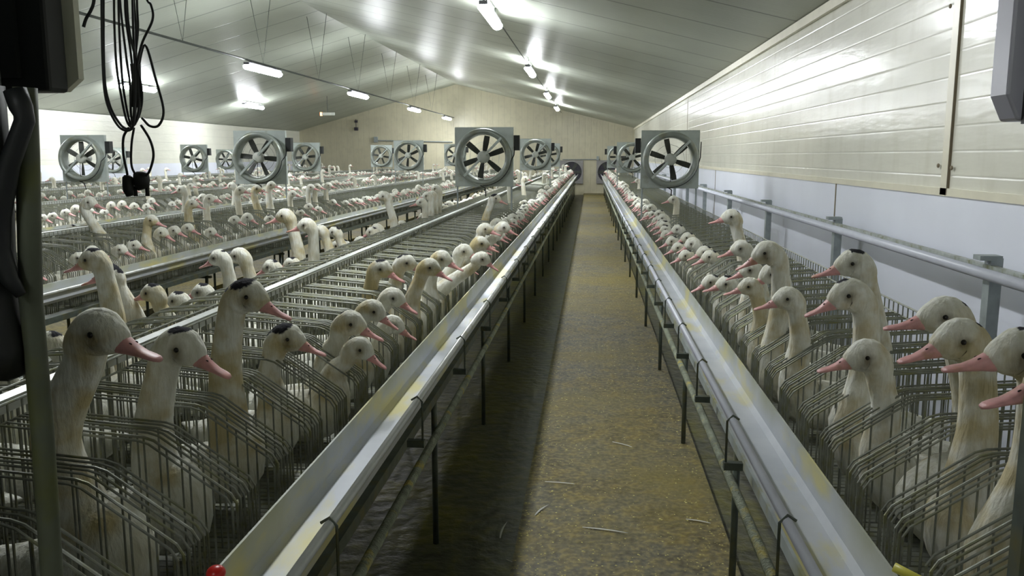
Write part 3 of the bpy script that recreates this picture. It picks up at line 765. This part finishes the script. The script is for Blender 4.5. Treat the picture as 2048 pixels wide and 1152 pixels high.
# ------------------------------------------------------------------ fans
FS = .315
def make_fan():
    root = empty('circulation_fan', (0, 0, 0), '', 'fan')
    # plate with round hole
    b = MB(); n = 64; Rh = .235; v = []; f = []
    for yy in (0.0, .012):
        for j in range(n):
            a = 2 * PI * j / n; v.append((Rh * math.cos(a), yy, Rh * math.sin(a)))
        for j in range(n):
            a = 2 * PI * j / n; c, s = math.cos(a), math.sin(a); q = FS / max(abs(c), abs(s)); v.append((q * c, yy, q * s))
    for j in range(n):
        j2 = (j + 1) % n
        f += [(j, j2, n + j2, n + j), (2 * n + j, 3 * n + j, 3 * n + j2, 2 * n + j2), (j, 2 * n + j, 2 * n + j2, j2), (n + j, n + j2, 3 * n + j2, 3 * n + j)]
    b.add(v, f)
    for (x0, x1, z0, z1) in ((-FS, FS, FS - .006, FS), (-FS, FS, -FS, -FS + .006), (-FS, -FS + .006, -FS, FS), (FS - .006, FS, -FS, FS)): b.box(x0, x1, 0, .05, z0, z1)
    link('mounting_plate', b.mesh('fan_plate', M['fanframe']), root)
    b = MB(); b.lathe_y((0, 0, 0), [(.235, .03), (.235, -.07), (.242, -.10), (.258, -.118), (.278, -.12), (.296, -.105), (.302, -.08), (.300, 0)], 64)
    link('shroud', b.mesh('fan_shroud', M['shroud'], True), root)
    b = MB(); b.lathe_y((0, 0, 0), [(.0, -.095), (.04, -.093), (.060, -.082), (.066, -.065), (.066, .0), (.05, .02), (0, .02)], 28); b.lathe_y((0, 0, 0), [(.040, .02), (.040, .14), (0, .15)], 20)
    link('hub', b.mesh('fan_hub', M['hub'], True), root)
    bm = MB(); v = []; st = 8
    for i in range(st + 1):
        r = .058 + (.226 - .058) * i / st; tw = math.radians(52 - 30 * i / st); cw = .030 + .004 * math.sin(PI * i / st)
        for s_, t_ in ((-1, -.003), (1, -.003), (1, .003), (-1, .003)):
            w_ = s_ * cw; v.append((w_ * math.cos(tw) - t_ * math.sin(tw), w_ * math.sin(tw) * .8 + t_ * math.cos(tw) - .03, r))
    f = []
    for i in range(st):
        for j in range(4): f.append((i * 4 + j, i * 4 + (j + 1) % 4, i * 4 + 4 + (j + 1) % 4, i * 4 + 4 + j))
    f += [(3, 2, 1, 0), tuple(st * 4 + j for j in range(4))]
    bm.add(v, f); me = bm.mesh('fan_blade', M['blade'])
    for i in range(6):
        o = link('blade', me, root); o.rotation_euler = (0, i * PI / 3, 0)
    b = MB()
    for i in range(44):
        x = -.226 + .452 * i / 43; h = math.sqrt(max(0, .235 ** 2 - x * x)); b.tube([(x, .045, -h), (x, .045, h)], .0008, 3, cap=False)
    for r in (.09, .16, .232):
        b.tube([(r * math.cos(a * PI / 18), .045, r * math.sin(a * PI / 18)) for a in range(36)], .002, 4, closed=True)
    link('guard', b.mesh('fan_guard', M['guard']), root)
    b = MB()
    for a in (45, 225):
        c, s = math.cos(math.radians(a)), math.sin(math.radians(a))
        px_, pz_ = -s * .012, c * .012
        v = []
        for r in (.04, .284):
            for q in (-1, 1):
                for yy in (-.135, -.10): v.append((c * r + px_ * q, yy, s * r + pz_ * q))
        b.add(v, [(0, 1, 3, 2), (4, 6, 7, 5), (0, 4, 5, 1), (2, 3, 7, 6), (0, 2, 6, 4), (1, 5, 7, 3)])
    link('strut', b.mesh('fan_strut', M['fanframe']), root)
    b = MB(); pts = [(FS + .02, .03, .19), (FS + .01, -.02, .02)]
    for a in range(0, 90, 8): pts.append((.30 * math.cos(math.radians(-a - 8)), -.09, .30 * math.sin(math.radians(-a - 8))))
    pts += [(.02, -.06, -.33), (.02, -.02, -.42)]
    b.tube(pts, .006, 6); link('cable', b.mesh('fan_cable', M['rubber'], True), root)
    b = MB(); b.tube([(0, -.08, -.05), (.0, -.10, -.17), (.006, -.09, -.28), (.0, -.05, -.31)], .004, 5); link('motor_lead', b.mesh('fan_motor_lead', M['rubber'], True), root)
    return root
fan0 = make_fan()
fan_n = 0
def fan(x, Y, zc, label, spin, box=1, size=1.0, rz=0, foot=.72):
    global fan_n
    r = fan_pool[fan_n]
    fan_n += 1
    r.location = (x, Y, zc); r.rotation_euler = (0, 0, rz); r.scale = (size,) * 3; tag(r, label, 'fan', 'square circulation fans above the cages')
    bl = [c for c in r.children if c.name.startswith('blade')]
    for i, c in enumerate(bl): c.rotation_euler = (0, i * PI / 3 + math.radians(spin), 0)
    for s in (-1, 1):
        xx = s * (FS - .02)
        b = MB(); b.tube([(xx, .03, -FS + .02), (xx, .03, (foot - zc) / size)], .009, 6); link('leg', b.mesh('fan_leg', M['postgrey']), r)
    b = MB(); s = box
    b.box(min(s * (FS + .005), s * (FS + .065)), max(s * (FS + .005), s * (FS + .065)), .0, .09, .07, .23)
    link('control_box', b.mesh('fan_control_box', M['black']), r)
FANS = [
 (968, 314, 9.45, 'large square fan on the left side of the aisle, centre of the photo', 10, 1, 1.03),
 (1340, 319, 9.55, 'large square fan over the right-hand cages near the wall', -12, -1, 1.0),
 (520, 315, 10.2, 'large square fan over the second double row, left of centre', -25, 1, 1.03),
 (167, 317, 11.0, 'leftmost square fan in view, over the third double row', 0, 1, .99),
 (1071, 309, 17.3, 'square fan directly right of the large central fan', 15, 1, 1.0),
 (1097, 310, 23.6, 'small distant fan overlapped by the fan right of centre', 20, 1, 1.0),
 (1264, 315, 18.0, 'square fan just left of the large right-hand fan', 18, -1, 1.0),
 (1236, 314, 25.0, 'small distant fan at the far end of the right-hand row', 30, -1, 1.0),
 (817, 311, 17.8, 'square fan with greenish blades left of the central fan', 5, 1, 1.0),
 (612, 314, 18.5, 'square fan directly right of the large fan left of centre', 25, 1, 1.0),
 (763, 312, 24.4, 'small distant fan left of the greenish-bladed fan', 40, 1, 1.0),
 (910, 310, 24.6, 'small distant fan half hidden behind the large central fan', 12, 1, 1.0),
 (388, 317, 19.0, 'square fan against the left wall between the two large left fans', -18, 1, 1.0),
 (228, 321, 20.4, 'small fan behind the leftmost fan', 8, 1, 1.0),
 (452, 319, 26.3, 'small fan half hidden behind the large fan left of centre', 33, 1, 1.0),
]
fan_pool = [fan0] + [copy_tree(fan0) for _ in FANS[1:]]
for px, py, Y, lab, spin, bx_, sz in FANS:
    p = at_y(px, py, Y); fan(p.x, Y, p.z, lab, spin, bx_, sz)

# far-wall extractor fans with dark openings
for px, lab in ((1143, 'dark extractor fan low on the far wall at the left of the walkway end'), (1216, 'dark extractor fan low on the far wall at the right of the walkway end')):
    p = at_y(px, 344, Y1 - .06)
    r = empty('extractor_fan', (p.x, Y1 - .03, p.z), lab, 'fan', 'extractor fans in the far wall')
    b = MB(); h = .50; n = 48; v = []; f = []
    for yy in (-.05, .02):
        for j in range(n): a = 2 * PI * j / n; v.append((.44 * math.cos(a), yy, .44 * math.sin(a)))
        for j in range(n): a = 2 * PI * j / n; c, s = math.cos(a), math.sin(a); q = h / max(abs(c), abs(s)); v.append((q * c, yy, q * s))
    for j in range(n):
        j2 = (j + 1) % n; f += [(j, j2, n + j2, n + j), (j, 2 * n + j, 2 * n + j2, j2), (n + j, n + j2, 3 * n + j2, 3 * n + j)]
    b.add(v, f); link('frame', b.mesh('extractor_frame', M['wallfan']), r)
    b = MB(); b.lathe_y((0, 0, 0), [(.44, .0), (.44, .01), (0, .01)], 40); link('shutter', b.mesh('extractor_shutter', M['walldark']), r)
    for i in range(6):
        b = MB(); a = i * PI / 3
        b.add([(math.cos(a) * r_ - math.sin(a) * w_, -.02, math.sin(a) * r_ + math.cos(a) * w_) for r_, w_ in ((.05, -.05), (.42, -.07), (.42, .07), (.05, .05))] +
              [(math.cos(a) * r_ - math.sin(a) * w_, -.012, math.sin(a) * r_ + math.cos(a) * w_) for r_, w_ in ((.05, -.05), (.42, -.07), (.42, .07), (.05, .05))],
              [(0, 1, 2, 3), (7, 6, 5, 4), (0, 4, 5, 1), (1, 5, 6, 2), (2, 6, 7, 3), (3, 7, 4, 0)])
        link('blade', b.mesh('extractor_blade', M['blade']), r)
# far wall pipes
pa = at_y(1125, 319, Y1 - .05); pb = at_y(1200, 319, Y1 - .05)
b = MB(); b.tube([pa, pb], .02, 6); b.box(pb.x - .15, pb.x - .05, Y1 - .1, Y1 - .02, pb.z - .03, pb.z + .14)
tag(link('water_pipe', b.mesh('water_pipe', M['postgrey'])), 'thin water pipe on the far wall above the extractor fans', 'pipe')
pa = at_y(752, 281, Y1 - .05); pb = at_y(905, 284, Y1 - .05)
b = MB(); b.tube([pa, pb], .028, 6); b.box(pa.x - .08, pa.x + .08, Y1 - .12, Y1 - .01, pa.z - .08, pa.z + .16)
tag(link('wall_pipe', b.mesh('wall_pipe', M['postgrey'])), 'thin horizontal pipe on the far wall left of the central fan', 'pipe')
p = at_y(712, 250, Y1 - .1)
b = MB(); b.tube([(p.x, p.y, p.z + .25), (p.x, p.y, p.z - .12)], .014, 6); b.box(p.x - .07, p.x + .07, Y1 - .16, Y1 - .0, p.z - .24, p.z - .1); b.box(p.x - .05, p.x + .05, Y1 - .14, Y1 - .0, p.z + .1, p.z + .2)
tag(link('wall_sensor', b.mesh('wall_sensor', M['walldark'])), 'small dark sensor fixed on the far wall under the left roof slope', 'sensor')

# ------------------------------------------------------------------ rail along the right wall
XRL = 1.643; ZRL = CAMZ - .487
b = MB(); b.tube([(XRL, .6, ZRL), (XRL, 36.0, ZRL)], .024, 12)
r = tag(link('wall_rail', b.mesh('wall_rail', M['whitepipe'], True)), 'pale round rail running along the white lower wall on the right', 'rail')
b = MB(); b.box(XRL + .02, XRL + .045, .6, 36.0, ZRL + .012, ZRL + .035)
link('back_strip', b.mesh('rail_back_strip', M['galv']), r)
for i in range(14):
    y = 3.72 + 2.3 * i
    b = MB(); b.box(XRL + .026, XRL + .032, y - .03, y + .03, -.07, ZRL + .065); b.box(XRL + .032, XRL + .075, y - .03, y - .024, -.07, ZRL + .065); b.box(XRL + .032, XRL + .075, y + .024, y + .03, -.07, ZRL + .065)
    b.box(XRL - .02, XRL + .07, y - .034, y + .034, ZRL + .055, ZRL + .075)
    b.sphere((XRL + .024, y - .008, ZRL + .045), .007, 8, 5, mi=1)
    tag(link('rail_post', b.mesh('rail_post', [M['postgrey'], M['whitepipe']])), 'grey steel channel post holding the wall rail, %s from the camera' % ordinal(i + 1), 'post', 'posts of the wall rail')

# ------------------------------------------------------------------ foreground: pole, casings, cable coil, switch box, knobs
Yp = 1.06
pts = [at_y(px, py, Yp) for px, py in ((50, 175), (55, 300), (62, 600), (84, 850), (104, 1152), (108, 1240))]
bot = pts[-1].copy()
b = MB(); b.tube(pts + [Vector((bot.x + .01, Yp, .25)), Vector((bot.x + .015, Yp, -.07))], .0145, 16)
pole = tag(link('steel_pole', b.mesh('steel_pole', M['pole'], True)), 'upright stained galvanised pole at the left frame edge in front of the first duck', 'pole')
b = MB(); b.tube([at_y(px, py, Yp - .03) for px, py in ((30, 180), (42, 215), (50, 240), (18, 330), (-4, 430), (-4, 500), (20, 560), (42, 590))], [.014, .014, .012, .013, .016, .016, .011, .007], 12)
tag(link('black_hose', b.mesh('black_hose', M['rubber'], True)), 'thick black hose looping against the left pole', 'hose')
b = MB(); b.tube([at_y(px, py, Yp - .02) for px, py in ((-70, 170), (-50, 400), (-42, 600), (-24, 700), (-24, 745))], .045, 14)
tag(link('rubber_sleeve', b.mesh('rubber_sleeve', M['black'], True)), 'wide black sleeve filling the left frame edge beside the pole', 'sleeve')
xa_ = at_y(46, 650, 1.115).x; xb_ = at_y(-25, 1152, 1.115).x; za_ = at_y(46, 748, 1.115).z
b = MB(); b.box(-1.6, xa_, 1.075, 1.115, za_, 2.1); b.box(-1.6, xb_, 1.075, 1.115, .35, za_); b.box(-1.6, -1.56, 1.115, 1.16, .35, 2.1)  # edge piece is the machine body; unseen lower and left parts added as shade
tag(link('cabinet_light_block', b.mesh('cabinet_light_block', M['black'])), 'dark machine cabinet behind the black sleeve, extended out of frame to block light', 'machine')
# black casing top-left
c0 = at_y(-60, -60, 1.3); c1 = at_y(100, 182, 1.3)
b = MB(); b.box(c0.x, c1.x, 1.3, 1.352, c1.z, c0.z)
mb = tag(link('motor_casing', b.mesh('motor_casing', M['black'])), 'large black casing in the top left corner above the pole', 'casing')
md = mb.modifiers.new('bevel', 'BEVEL'); md.width = .006; md.segments = 2
b = MB(); b.box(c0.x, c1.x - .045, 1.29, 1.3, c1.z + .02, c0.z); link('front_cover', b.mesh('casing_cover', M['black']), mb)
# cream plate behind it
c0 = at_y(-60, -80, 1.375); c1 = at_y(170, 184, 1.375)
b = MB(); pr = [(c0.x, c0.z), (c1.x, c0.z), (c1.x, c1.z + .02), (c1.x - .025, c1.z), (c0.x, c1.z - .004)]
v = [(x, y, z) for y in (1.36, 1.375) for x, z in pr]; b.add(v, [(0, 1, 2, 3, 4), (9, 8, 7, 6, 5)] + [(i, i + 5, (i + 1) % 5 + 5, (i + 1) % 5) for i in range(5)])
tag(link('hopper_panel', b.mesh('hopper_panel', M['creamcase'])), 'cream plate with cut corner behind the black casing, top left', 'panel')
# cable coil hung from above
Yc = 1.45
coil = empty('cable_coil', at_y(262, 0, Yc), 'dark electric cable hung in long loops at the top left, plugs dangling', 'cable')
def cpt(px, py, dy=0): return at_y(px, py, Yc + dy) - coil.location
def smooth(pts, n=7):
    return [Vector(q) for q in crom([tuple(p) for p in pts], n)]
loops = [
 [(204, -120), (203, 0), (205, 120), (212, 200), (235, 250), (258, 261), (268, 240), (270, 160), (266, 40), (262, -120)],
 [(232, -120), (228, 0), (232, 120), (242, 190), (254, 243), (266, 252), (280, 225), (284, 185), (272, 120), (256, 40), (250, -120)],
 [(243, -120), (237, 0), (243, 140), (252, 210), (262, 250), (270, 235), (272, 150), (283, 90), (305, 40), (302, 10), (292, -10), (280, -120)],
 [(236, -120), (240, 0), (252, 110), (260, 170), (262, 230), (268, 250), (278, 215), (276, 150), (290, 90), (312, 160), (327, 220), (318, 250), (300, 252), (284, 236)],
 [(256, -120), (250, 10), (262, 110), (268, 180), (266, 245), (256, 258), (238, 245), (218, 205), (208, 130), (207, -120)],
 [(262, -120), (268, 0), (272, 60), (272, 130), (270, 250)],
 [(276, -120), (274, 0), (276, 60), (270, 130), (274, 200), (264, 250)],
]
for i, lp in enumerate(loops):
    b = MB(); b.tube(smooth([cpt(px, py, .012 * math.sin(i * 2.1 + j * .9) + .006 * i) for j, (px, py) in enumerate(lp)]), .0022, 6)
    link('cable_loop', b.mesh('cable_loop', M['rubber'], True), coil)
b = MB(); b.tube([cpt(271, 128, .015), cpt(273, 160, .015), cpt(272, 215, .015)], [.009, .008, .010], 10); link('tie', b.mesh('coil_tie', M['black'], True), coil)
for lp in ([(258, 255), (247, 275), (247, 310), (254, 345), (256, 365)], [(268, 255), (263, 290), (263, 330), (272, 352)], [(282, 250), (300, 280), (307, 310), (300, 340), (292, 352)]):
    b = MB(); b.tube(smooth([cpt(*q) for q in lp]), .0022, 6); link('cable_loop', b.mesh('cable_loop', M['rubber'], True), coil)
def plug(x0, x1, y0, y1, Yd):
    b = MB(); a = cpt(x0, y0, Yd); c = cpt(x1, y1, Yd)
    w2 = (c.x - a.x) / 2; m_ = (a + c) / 2
    b.tube([(m_.x, m_.y, a.z), (m_.x, m_.y, a.z - .004), (m_.x, m_.y, m_.z), (m_.x, m_.y, c.z + .01), (m_.x + .003, m_.y, c.z)], [w2 * .5, w2 * .9, w2, w2 * .95, w2 * .7], 12)
    return b
link('plug', plug(244, 268, 350, 392, 0).mesh('plug', M['black'], True), coil)
b = plug(266, 300, 343, 378, .01)
for px in (270, 294): q = cpt(px, 372, .01); b.tube([q, q + Vector((0, 0, -.018))], .004, 6)
link('socket', b.mesh('socket', M['black'], True), coil)
# thin loose cable end near the conduit
b = MB(); b.tube(smooth([at_y(px, py, 1.3) for px, py in ((192, -60), (188, 0), (182, 20), (172, 38), (167, 54))]), .0028, 6)
tag(link('cable_end', b.mesh('cable_end', M['rubber'], True)), 'short loose cable end between the cream plate and the cable coil', 'cable')
# right side switch box with post
a = at_y(1998, -40, 1.10); c = at_y(2034, 244, 1.10)
b = MB(); y0, y1 = 1.035, 1.10
pr = [(a.x + .004, a.z), (a.x, c.z + .16), (a.x, c.z + .03), (a.x + .014, c.z), (a.x + .12, c.z), (a.x + .12, a.z)]
v = [(x, y, z) for y in (y0 + .02, y1) for x, z in pr]; n = len(pr)
b.add(v, [tuple(range(n)), tuple(2 * n - 1 - i for i in range(n))] + [(i, i + n, (i + 1) % n + n, (i + 1) % n) for i in range(n)])
sb = tag(link('switch_box', b.mesh('switch_box', M['lilac'])), 'pale casing with black front at the top right frame edge', 'box')
md = sb.modifiers.new('bevel', 'BEVEL'); md.width = .004; md.segments = 2
b = MB(); b.box(a.x + .018, a.x + .12, y0 - .002, y0 + .02, c.z - .004, a.z); link('front_cover', b.mesh('switch_cover', M['black']), sb)
q = at_y(2046, 1000, 1.12)
b = MB(); b.box(q.x - .004, q.x + .026, 1.105, 1.135, -.07, a.z)
tag(link('steel_post', b.mesh('steel_post', M['darksteel'])), 'dark green-grey post at the bottom right frame edge', 'post')
# red knob and yellow hose end
p = at_y(432, 1146, 1.35)
b = MB(); b.sphere((0, 0, 0), .017, 20, 12, sc=(1, 1, .8))
k_ = tag(link('red_knob', b.mesh('red_knob', M['red'], True), loc=p), 'glossy red knob at the bottom edge beside the left trough', 'knob')
b = MB(); b.tube([(0, 0, -.005), (-.01, 0, .665 - p.z)], .006, 8); link('stem', b.mesh('knob_stem', M['darksteel'], True), k_)
b = MB(); b.tube([at_y(1788, 1134, 1.42), at_y(1830, 1156, 1.40), at_y(1900, 1190, 1.37)], .0085, 12)
tag(link('yellow_tube', b.mesh('yellow_tube', M['yellow'], True)), 'yellow plastic tube end at the bottom edge beside the right trough', 'tube')

# ------------------------------------------------------------------ spilled feed and feathers on the walkway
rs = random.Random(5); b = MB()
for i in range(2300):
    y = 2.9 + rs.random() ** 2.2 * 20; x = rs.uniform(-.28, .59)
    if rs.random() < .35: x = rs.choice([-.28 + abs(rs.gauss(0, .09)), .59 - abs(rs.gauss(0, .10))])
    s = rs.uniform(.002, .0062) * (1.4 if rs.random() < .08 else 1); h = s * .5
    a = rs.uniform(0, PI); ca, sa = math.cos(a) * s, math.sin(a) * s * rs.uniform(.5, 1)
    b.add([(x - ca, y - sa, 0.0005), (x + sa, y - ca, 0.0005), (x + ca, y + sa, 0.0005), (x - sa, y + ca, 0.0005), (x, y, h)], [(0, 1, 4), (1, 2, 4), (2, 3, 4), (3, 0, 4)])
tag(link('feed_crumbs', b.mesh('feed_crumbs', M['crumb'])), 'yellow feed crumbs scattered over the dirty concrete walkway', 'crumbs', kind='stuff')
def floor_pt(px, py):
    r = ray(px, py); t = -CAMZ / r.z; return Vector((r.x * t, r.y * t, 0.003))
FE = [((1090, 965), (1148, 973), 'pale slender feather lying across the walkway, nearest the shadow edge'), ((1165, 1056), (1255, 1072), 'long thin feather on the walkway near the bottom of the photo'),
      ((1225, 885), (1262, 898), 'short feather in the middle of the walkway'), ((1012, 1090), (1050, 1118), 'small white feather on the shadow edge at the bottom'),
      ((1000, 1050), (1018, 1020), 'fluffy pale feather in the shaded strip left of the walkway'), ((1070, 1032), (1100, 1014), 'grey feather close to the left edge of the walkway'),
      ((1372, 1040), (1420, 1052), 'white down feather by the right edge of the walkway')]
for q0, q1, lab in FE:
    a, c = floor_pt(*q0), floor_pt(*q1); d = c - a; L = d.length; d.normalize(); s = Vector((-d.y, d.x, 0)); b = MB(); v = []
    zoff = -.066 if a.x < -.29 else 0
    st = 8
    for i in range(st + 1):
        t_ = i / st; w_ = .0042 * math.sin(PI * min(1, t_ * .9 + .1)) ** .7 + .0006; p_ = a + d * (L * t_) + s * (.012 * math.sin(t_ * 2.5)); zz = .004 + .006 * t_ + zoff
        v += [(p_.x + s.x * w_, p_.y + s.y * w_, zz), (p_.x, p_.y, zz + .002), (p_.x - s.x * w_, p_.y - s.y * w_, zz), (p_.x, p_.y, zz - .001)]
    f = []
    for i in range(st):
        for j in range(4): f.append((i * 4 + j, i * 4 + (j + 1) % 4, i * 4 + 4 + (j + 1) % 4, i * 4 + 4 + j))
    f += [(3, 2, 1, 0), tuple(st * 4 + j for j in range(4))]
    b.add(v, f); tag(link('feather', b.mesh('feather', M['quill'])), lab, 'feather', 'loose feathers on the floor')
